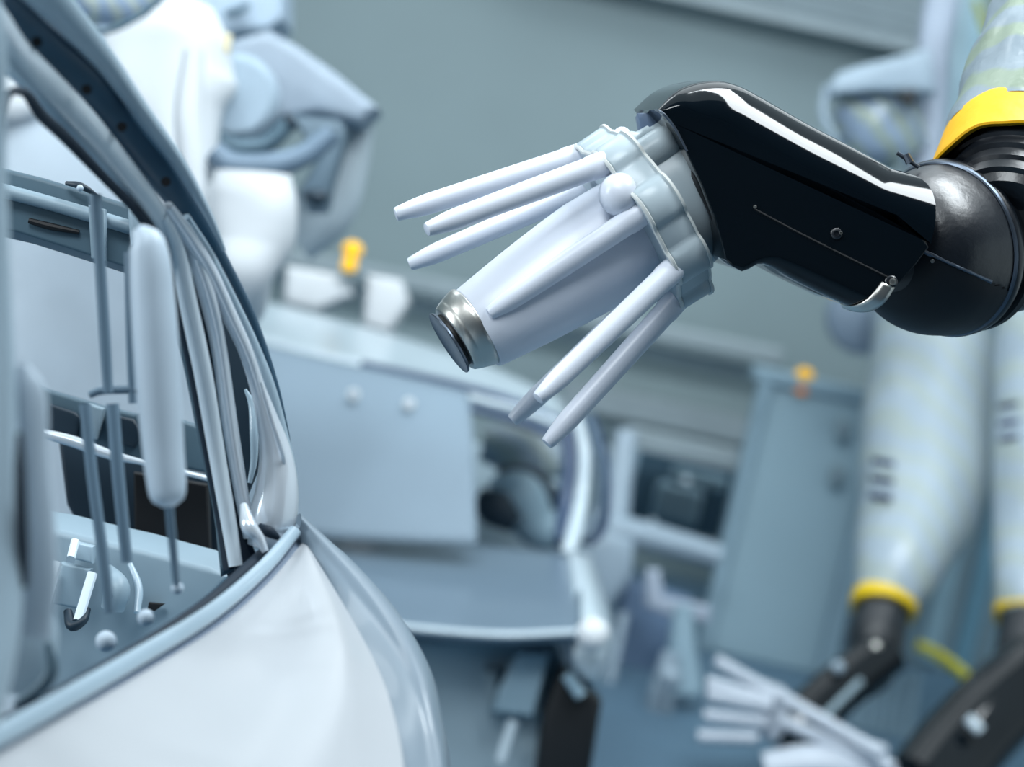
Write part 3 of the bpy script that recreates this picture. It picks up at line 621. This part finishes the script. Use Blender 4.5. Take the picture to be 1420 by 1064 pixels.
emit('fender', patch([[(790, 760, 8.1), (795, 800, 7.7), (796, 850, 7.3), (800, 900, 7.1), (806, 930, 7.1)],
                      [(812, 770, 8.1), (822, 810, 7.7), (836, 860, 7.35), (842, 900, 7.2), (824, 950, 7.2)],
                      [(820, 770, 8.3), (834, 812, 8.0), (850, 862, 7.7), (850, 905, 7.6), (830, 955, 7.6)]], 20, 12), 'bodyfarlight', car2, solid=0.02)
emit('wing_corner', ball(P(822, 880, 7.05), 0.05, 20, (1, 1, 1)), 'sheet', car2, label='bright rounded wing corner')
# roof, header, pillars
emit('roof', patch([[(300, 400, 9.3), (420, 430, 9.3), (540, 462, 9.3), (660, 500, 9.25), (780, 552, 9.2)],
                    [(300, 430, 8.9), (420, 462, 8.9), (540, 492, 8.9), (660, 525, 8.85), (790, 575, 8.8)],
                    [(300, 452, 8.6), (420, 484, 8.6), (540, 512, 8.6), (660, 545, 8.55), (798, 590, 8.5)]], 24, 12), 'bodyfarlight', car2, solid=0.03)
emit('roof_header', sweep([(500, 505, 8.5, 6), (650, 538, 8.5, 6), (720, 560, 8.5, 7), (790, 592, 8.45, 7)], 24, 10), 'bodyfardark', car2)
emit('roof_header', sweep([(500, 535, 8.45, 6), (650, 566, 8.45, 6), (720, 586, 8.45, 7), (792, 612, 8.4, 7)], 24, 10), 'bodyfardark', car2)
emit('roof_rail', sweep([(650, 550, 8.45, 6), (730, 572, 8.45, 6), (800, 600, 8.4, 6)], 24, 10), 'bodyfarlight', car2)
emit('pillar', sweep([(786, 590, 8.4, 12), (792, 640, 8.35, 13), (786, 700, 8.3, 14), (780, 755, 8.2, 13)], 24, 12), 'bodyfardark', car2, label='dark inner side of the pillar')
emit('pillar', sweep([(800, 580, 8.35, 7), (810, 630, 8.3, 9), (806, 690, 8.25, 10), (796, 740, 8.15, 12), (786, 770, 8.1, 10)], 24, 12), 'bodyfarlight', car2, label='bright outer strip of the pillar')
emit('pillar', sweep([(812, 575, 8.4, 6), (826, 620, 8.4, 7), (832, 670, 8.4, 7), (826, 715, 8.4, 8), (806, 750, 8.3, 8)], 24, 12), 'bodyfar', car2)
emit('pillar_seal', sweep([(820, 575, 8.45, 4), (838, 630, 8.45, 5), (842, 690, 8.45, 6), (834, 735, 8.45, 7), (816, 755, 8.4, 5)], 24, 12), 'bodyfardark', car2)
# cabin contents seen through the windscreen opening
emit('cabin_floor', pillow([(560, 600), (800, 640), (800, 790), (560, 760)], 9.9, 80, rad=6), 'fascia', car2)
emit('seat_cover', sweep([(668, 616, 9.4, 24), (710, 622, 9.4, 36), (760, 634, 9.4, 34), (785, 645, 9.4, 20)], 20, 16), 'whitefilm', car2, label='pale cover inside the cabin')
emit('seat_back', sweep([(690, 700, 9.2, 34), (718, 690, 9.2, 40), (745, 730, 9.2, 30), (775, 740, 9.2, 24)], 20, 16), 'doorframe', car2)
emit('cabin_shade', sweep([(660, 690, 9.1, 16), (688, 706, 9.1, 26), (715, 728, 9.1, 14)], 16, 14), 'interiordark', car2)  # dark shapes, here and below, stand in for shade in the cabin
emit('cabin_shade', sweep([(690, 652, 9.2, 9), (740, 660, 9.2, 12), (765, 690, 9.2, 14), (780, 700, 9.2, 10)], 16, 14), 'interiordark', car2)
# rest of the body and the carrier below
emit('body_tub', pillow([(420, 790), (800, 800), (815, 900), (770, 1150), (430, 1150)], 8.25, 600, rad=10), 'bodyfar', car2)
for (px, py) in ((560, 1120), (720, 1120)):
    c = P(px, py, 7.6)
    emit('carrier_post', box((c.x, c.y, 0.15), 0.12, 0.12, 0.3), 'fascia', car2, smooth=False)

sheet = thing('cover_sheet', 'pale blue-grey sheet hung over the windscreen of the blurred car, with two round fasteners', 'sheet', P(520, 600, 7.8))
emit('sheet_panel', patch([[(300, 462, 8.25), (420, 493, 8.25), (540, 519, 8.25), (650, 545, 8.25)], [(310, 580, 8.0), (420, 590, 8.0), (540, 600, 8.0), (656, 610, 8.0)],
     [(320, 680, 7.82), (430, 690, 7.82), (545, 700, 7.82), (660, 706, 7.82)], [(330, 738, 7.74), (440, 746, 7.74), (550, 752, 7.74), (662, 756, 7.74)]], 24, 16), mat('pale_sheet', (122, 140, 154), 0.6, var=0.04, scale=2), sheet, solid=0.008)
for (px, py) in ((490, 547), (567, 560)):
    on(px, py, 8, 6, 'sheet', 'fastener', sheet, 'round white fastener', d=8.06)

# ================================================================== MACHINERY RIGHT OF THE SECOND CAR
rk = thing('machine_frame', 'pale grey machine frame under the booth window with bracket and pipe', 'machine', PZ(900, 1120, 0.0))
emit('post', sweep([(868, 600, 11.0, 16, 16), (858, 680, 10.9, 18, 16), (845, 745, 10.8, 26, 18), (828, 800, 10.6, 34, 20), (805, 850, 10.4, 30, 20)], 24, 14, ex=3), 'machine', rk)
emit('base_cover', pillow([(778, 772, 14), (838, 736, 14), (880, 752, 14), (878, 800, 14), (842, 852, 14), (800, 846, 14)], 10.3, 60), 'machine', rk, label='pale rounded cover')
emit('pipe', sweep([(842, 735, 10.6, 22), (890, 742, 10.6, 20), (950, 758, 10.6, 18), (998, 772, 10.6, 16)], 20, 14), 'machine', rk, label='thick pale pipe')
emit('bracket', pillow([(896, 790), (916, 792), (920, 828), (986, 842), (984, 866), (930, 856), (894, 842)], 10.2, 30, rad=6), 'lilac', rk, label='lilac grey angle bracket')
emit('column', pillow([(866, 800), (960, 830), (940, 1000), (905, 1130), (800, 1130), (830, 960)], 10.6, 60, rad=8), mat('blue_grey_column', (94, 118, 146), 0.5), rk)
emit('column_edge', sweep([(866, 850, 10.3, 7), (842, 960, 10.2, 8), (812, 1080, 10.1, 9)], 20, 10), 'machine', rk)
emit('leg', sweep([(930, 905, 9.9, 12), (918, 960, 9.9, 18), (902, 1050, 9.9, 22), (890, 1110, 9.9, 24)], 20, 12, ex=3), 'machine', rk)
emit('leg', sweep([(948, 840, 10.0, 14), (946, 900, 10.0, 20), (950, 960, 10.0, 26)], 20, 12, ex=3), 'doorframe', rk)
emit('cap', ball(P(928, 940, 9.7), 0.05), 'machine', rk)
emit('base_rail', sweep([(820, 1050, 9.6, 14), (960, 1060, 9.6, 14), (1100, 1075, 9.6, 14)], 20, 10, ex=4), 'machine', rk)

# ================================================================== LOWER RIGHT ROBOTS
def far_robot(label, sleeve, tape, wrist, link, head, base, marks):
    r = thing('painting_robot', label, 'robot', base)
    s = emit('film_sleeve', sweep(sleeve, 40, 28, wob=0.06, ws=5), 'whitefilm', r, label='white wrinkled film sleeve')
    for (a, b) in marks:
        emit('print_mark', patch([[a, tuple((x + y) / 2 for x, y in zip(a, b)), b], [(a[0] - 2, a[1] + 8, a[2]), ((a[0] + b[0]) / 2 - 2, (a[1] + b[1]) / 2 + 8, a[2] - 0.002), (b[0] - 2, b[1] + 8, b[2])]], 6, 3), 'ink', s, solid=0.006, label='dark blue printed bar')
    emit('tape_band', sweep(tape, 20, 32), 'yellow_far', r, label='yellow tape band')
    emit('wrist', sweep(wrist, 24, 24), 'satin', r, label='black wrist casting')
    return r
rb = far_robot('blurred film-sleeved robot with yellow tape hanging left of the lower right corner', 
    [(1262, 372, 11.2, 54), (1280, 402, 10.8, 70), (1292, 455, 10.4, 80), (1296, 500, 10.3, 90), (1288, 600, 10.1, 91), (1278, 690, 9.9, 87), (1250, 775, 9.62, 66), (1227, 834, 9.52, 45), (1225, 844, 9.5, 42)],
    None or [(1227, 836, 9.52, 47), (1225, 843, 9.503, 46.5), (1224, 849, 9.49, 45)],
    [(1224, 846, 9.5, 38), (1214, 890, 9.4, 40), (1208, 925, 9.35, 36), (1194, 950, 9.3, 26)], None, None, P(1214, 900, 9.4),
    [((1210, 634, 9.66), (1242, 640, 9.6)), ((1208, 658, 9.64), (1240, 664, 9.58)), ((1206, 682, 9.62), (1238, 688, 9.56))])
emit('wrist_highlight_ball', ball(P(1214, 898, 9.26), 0.025), 'steel', rb, label='small steel ball standing for a highlight')  # steel ball added in place of a highlight on the wrist
lk = emit('arm_link', sweep([(1228, 905, 9.35, 34), (1170, 950, 9.25, 36), (1115, 1000, 9.15, 36), (1090, 1028, 9.1, 34)], 24, 20, ex=3.2), 'gloss', rb, label='glossy black link')
emit('link_rod', sweep([(1194, 945, 9.12, 6), (1140, 998, 9.02, 6)], 10, 12), 'walltrim', lk)
emit('link_cap', ball(P(1162, 926, 9.14), 0.026), 'machine', lk)
def prong(root, pts, w, par=None): return emit('electrode', sweep([(x, y, d, w) for x, y, d in pts], 12, 12), 'bell_far', root)
# its spray head, pointing left and away
hd = emit('collar', pillow([(1060, 946), (1092, 958), (1094, 1000), (1080, 1032), (1056, 1026), (1060, 985)], 8.95, 40, rad=8), 'bell_far', rb, label='blurred white collar of the spray head')
for pts in ([(992, 916, 8.9), (1080, 966, 8.9)], [(980, 946, 8.85), (1070, 972, 8.85)], [(980, 962, 8.85), (1070, 980, 8.85)], [(976, 992, 8.85), (1062, 1002, 8.85)], [(968, 1021, 8.85), (1050, 1024, 8.85)]):
    prong(rb, pts, 9 if pts[0][1] not in (962,) else 12)
for pts in ([(1086, 968, 8.8), (1222, 1046, 8.6)], [(1084, 1000, 8.8), (1240, 1066, 8.6)]):
    prong(rb, pts, 9.5)
emit('spray_body', sweep([(1060, 1070, 8.7, 26), (1130, 1062, 8.7, 30), (1200, 1078, 8.7, 28), (1250, 1096, 8.7, 22)], 16, 16), 'bell_far', rb)
emit('electrode_cap', pillow([(1208, 1028), (1232, 1036), (1232, 1066), (1206, 1060)], 8.62, 20, rad=4), 'bell_far', rb)

rc = far_robot('blurred film-sleeved robot with yellow tape cut off by the right edge, lower corner',
    [(1545, 260, 11.2, 52), (1500, 345, 10.6, 60), (1450, 440, 9.9, 60), (1440, 520, 9.8, 62), (1436, 640, 9.6, 58), (1432, 740, 9.5, 56), (1428, 830, 9.3, 48), (1428, 846, 9.3, 46)],
    [(1430, 846, 9.3, 51), (1428, 854, 9.285, 50), (1427, 862, 9.27, 48)],
    [(1430, 846, 9.3, 42), (1424, 890, 9.2, 42), (1416, 935, 9.1, 44), (1402, 960, 9.0, 40)], None, None, P(1416, 935, 9.1),
    [((1384, 560, 9.3), (1414, 556, 9.26)), ((1386, 584, 9.3), (1414, 580, 9.26)), ((1386, 606, 9.3), (1414, 602, 9.26))])
lk = emit('arm_link', sweep([(1440, 935, 9.1, 58), (1380, 985, 9.0, 60), (1320, 1050, 8.9, 62), (1280, 1100, 8.8, 62)], 24, 20, ex=3.2), 'gloss', rc, label='glossy black link')
emit('link_cap', sweep([(1342, 996, 8.72, 8), (1360, 1014, 8.7, 8)], 8, 10), 'bodyfarlight', lk)

hose = thing('hose', 'yellow hose hanging between the two blurred sleeved robots', 'hose', P(1320, 925, 11.0))
emit('hose_tube', sweep([(1272, 894, 11.0, 7), (1300, 908, 11.0, 8), (1335, 934, 11.0, 8), (1362, 962, 11.0, 8), (1364, 990, 11.0, 7)], 24, 12), mat('dull_yellow_hose', (250, 236, 70), 0.5), hose)
emit('hose_end', ball(P(1270, 1048, 10.6), 0.035), 'yellow_far', hose)
pf = thing('pleated_cover', 'pale pleated cover standing behind the black wrist of the left blurred robot', 'cover', PZ(1215, 1080, 0.0))
for i in range(6):
    emit('pleat', sweep([(1196 + 15 * i, 950 - 4 * i, 10.4, 7), (1186 + 15 * i, 1000, 10.4, 8), (1180 + 14 * i, 1040, 10.4, 7)], 10, 10), 'doorframe', pf)

# ================================================================== UPPER RIGHT ROBOT
rd = thing('robot_arm', 'blurred grey robot arm with film-wrapped motor at the upper right, beside a column', 'robot', PZ(1250, 900, 0.0))
emit('column', sweep([(1312, -30, 9.5, 26, 30), (1296, 60, 9.5, 24, 30), (1290, 140, 9.5, 24, 30), (1276, 260, 9.5, 24, 30), (1240, 420, 9.6, 26, 30)], 24, 16, ex=3.2), 'lilac', rd)
emit('arm_body', pillow([(1166, 98, 14), (1200, 88, 14), (1292, 66, 10), (1300, 130, 10), (1268, 128, 10), (1215, 126, 10), (1150, 132, 10), (1150, 116, 12)], 9.2, 60, rad=10), 'machine', rd)
emit('wrapped_motor', sweep([(1160, 150, 9.4, 30), (1200, 165, 9.4, 52), (1235, 185, 9.4, 50), (1262, 215, 9.4, 34)], 24, 24, wob=0.3, ws=8), 'greyfilm', rd, label='motor wrapped in clear film')
emit('wrap_fold', sweep([(1146, 120, 9.25, 5), (1142, 160, 9.25, 6), (1160, 195, 9.25, 5)], 12, 10), 'machine', rd)
emit('dark_gap', pillow([(1246, 128), (1272, 124), (1268, 144), (1260, 150)], 9.15, 20, rad=3), 'bore', rd)
emit('shoulder_joint', lathe(P(1196, 440, 10.8), -Fv, [(0, 0.1), (0.02, 0.17), (0.12, 0.17), (0.15, 0.13)], 32), mat('shoulder_grey', (126, 144, 162), 0.5), rb, label='round grey joint')
cu = thing('hanging_curtain', 'grey green pleated curtain hanging at the top right beside the film sleeve', 'curtain', P(1345, 100, 10.2))
for i in range(6):
    x = 1316 + i * 18
    emit('curtain_fold', sweep([(x + 70, -320, 10.2, 11), (x + 10, -40, 10.2, 11), (x, 60, 10.2, 11), (x - 14, 200, 10.2, 11), (x - 24, 300, 10.2, 11)], 16, 12), ('curtain', 'door', 'curtainlight')[i % 3], cu)
emit('yellow_trim', sweep([(1352, 0, 10.0, 5), (1362, 30, 10.0, 6), (1372, 60, 10.0, 5)], 10, 10), mat('olive_trim', (150, 160, 90), 0.5), cu)
wp = thing('film_bundle', 'crumpled blue-grey film bundle in the top right corner behind the sleeve', 'film', P(1390, 20, 9.0))
emit('bundle', sweep([(1380, -30, 9.0, 20), (1392, 10, 9.0, 26), (1390, 44, 9.0, 18)], 20, 20, wob=0.5, ws=14), 'greyfilm', wp)

# ================================================================== UPPER LEFT ROBOT
re = thing('covered_robot', 'robot draped in bright white sheet at the upper left, dark cable loop at its side', 'robot', PZ(330, 1150, 0.0))
emit('sheet_cover', sweep([(268, 4, 6.6, 26, 30), (256, 40, 6.6, 66, 50), (236, 90, 6.6, 96, 60), (228, 150, 6.6, 86, 60), (244, 230, 6.6, 60, 60), (250, 330, 6.6, 60, 60), (250, 430, 6.6, 60, 50)], 60, 32, ex=2.4, wob=0.12, ws=5), 'sheet', re, label='bright white draped sheet')
emit('sheet_fold', sweep([(268, 70, 6.3, 14), (262, 160, 6.3, 20), (268, 240, 6.3, 18), (272, 320, 6.3, 14)], 30, 14, wob=0.2, ws=6), 'sheet', re)
emit('sheet_cover', sweep([(352, 240, 6.3, 56, 40), (350, 275, 6.3, 66, 46), (348, 330, 6.3, 58, 46), (338, 380, 6.3, 44, 40), (330, 420, 6.4, 40, 40)], 30, 28, ex=2.4, wob=0.2, ws=6), 'sheet', re, label='white sheet over the lower arm')
emit('base_cover', sweep([(50, 40, 7.2, 60, 40), (70, 150, 7.2, 90, 60), (110, 300, 7.2, 150, 70), (120, 430, 7.2, 160, 70), (110, 640, 7.2, 170, 70), (60, 900, 7.2, 180, 70), (10, 1215, 7.2, 190, 70)], 40, 28, ex=3, wob=0.05, ws=3), 'greysheet', re, label='pale grey cover over the robot base')
emit('sheet_corner', sweep([(20, 60, 7.06, 60, 30), (20, 120, 7.06, 64, 30), (22, 155, 7.06, 56, 30), (24, 168, 7.06, 30, 20)], 14, 20, wob=0.2, ws=6), 'sheet', re)
arm = emit('upper_arm', pillow([(306, 60, 16), (370, 40, 16), (408, 60, 16), (460, 96, 18), (524, 148, 18), (500, 170, 12), (440, 156, 12), (394, 164, 12), (330, 210, 12), (296, 200, 12)], 6.9, 120, rad=12), mat('pale_arm_paint', (142, 156, 170), 0.5), re, label='pale grey robot arm')
emit('arm_disc', lathe(P(326, 134, 6.66), -Fv, [(-0.06, 0.12), (0.0, 0.12), (0.02, 0.1), (0.022, 0.02)], 32), 'machine', arm)
emit('cable_loop', sweep([(296, 210, 6.5, 16), (320, 228, 6.5, 18), (370, 230, 6.5, 18), (420, 216, 6.5, 16), (462, 184, 6.5, 14)], 30, 14), mat('blue_grey_hose', (104, 124, 142), 0.45), re, label='thick blue-grey cable loop')
emit('cable_loop', sweep([(298, 190, 6.62, 10), (330, 204, 6.62, 12), (370, 200, 6.62, 12), (402, 170, 6.62, 12)], 30, 14), 'interior', re)
emit('motor', pillow([(400, 156), (420, 162), (470, 166), (480, 180), (460, 250), (452, 290), (425, 292), (418, 262), (440, 220)], 6.75, 80, rad=8), mat('motor_grey', (92, 112, 126), 0.5), re)
emit('motor_gap', sweep([(396, 158, 6.5, 5), (404, 170, 6.5, 8), (410, 180, 6.5, 4)], 10, 10), 'interiordark', re)
emit('motor_gap', sweep([(424, 268, 6.5, 7), (440, 274, 6.5, 12), (454, 270, 6.5, 7)], 10, 10), 'interiordark', re)
emit('yellow_tag', pillow([(308, 44), (322, 48), (318, 76), (306, 70)], 6.3, 6, rad=2), mat('pale_yellow', (214, 206, 176), 0.5), re)
emit('lower_arm', sweep([(498, 172, 7.2, 22), (476, 230, 7.2, 36), (448, 290, 7.2, 44), (405, 330, 7.2, 40)], 24, 20, ex=2.6), mat('pale_column', (166, 180, 188), 0.5), re)

cb = thing('cabinet', 'light grey cabinet corner hanging at the top, behind the white draped sheet', 'cabinet', P(350, 10, 7.6))
emit('cabinet_body', pillow([(150, -60), (392, -60), (392, 24), (372, 40), (330, 40), (230, 90), (120, 110)], 7.6, 160, rad=6), mat('cabinet_paint', (158, 176, 192), 0.5), cb)
emit('hanger_bar', box(P(270, -60, 7.75) + V((0, 0, 1.3)), 0.06, 0.06, 2.6), 'machine', cb, smooth=False)
emit('cabinet_handle', sweep([(312, 20, 7.56, 5), (330, 14, 7.56, 6), (346, 6, 7.56, 4)], 10, 10), 'interior', cb)
fb = thing('film_bag', 'clear blue-tinted film bag at the top edge above the roof rail of the near car', 'film', P(150, 0, 6.2))
emit('bag', sweep([(40, -40, 6.2, 40), (110, -16, 6.2, 50), (170, -14, 6.2, 42), (226, -34, 6.2, 26)], 24, 24, wob=0.3, ws=9), film_mat('blue_film', (160, 180, 204), (188, 200, 196), 8), fb)
emit('bag_edge', sweep([(100, 48, 6.15, 5), (150, 42, 6.15, 5), (190, 24, 6.15, 5), (222, 0, 6.15, 5)], 20, 10), 'interior', fb)

# white boxes and amber lamps on the wall rail
def coverbox(poly, d, label, dep):
    t = thing('white_cover', label, 'cover', P(poly[0][0], poly[2][1], d), 'white covers along the wall rail')
    emit('cover_body', pillow(poly, d, dep, rad=10), 'sheet', t)
coverbox([(396, 368), (480, 382), (486, 410), (440, 432), (392, 420)], 9.5, 'wide white cover below the amber lamp, nearer the near car', 80)
coverbox([(508, 380), (556, 388), (566, 420), (540, 462), (502, 452)], 9.6, 'narrow upright white cover left of the steel nozzle ring', 80)
for (px, py, Yl, lab) in ((488, 350, 9.42, 'amber warning lamp on the wall rail left of the spray head'), (1115, 524, 11.15, 'amber warning lamp on the wall rail right of the spray head')):
    t = thing('warning_lamp', lab, 'lamp', PY(px, py, Yl), 'amber warning lamps')
    c = PY(px + 1, py - 4, Yl)
    emit('lamp_dome', ball(c, 0.042, 16, (1, 1, 0.8)), 'lamp', t)
    emit('lamp_base', box(c - V((0, 0, 0.06)), 0.06, 0.06, 0.06), 'lamp2' if px > 600 else 'lamp', t, bevel=0.02)
    emit('lamp_bracket', box(c + V((0, 0.12, -0.1)), 0.05, 0.24, 0.03), 'walltrim', t, smooth=False)
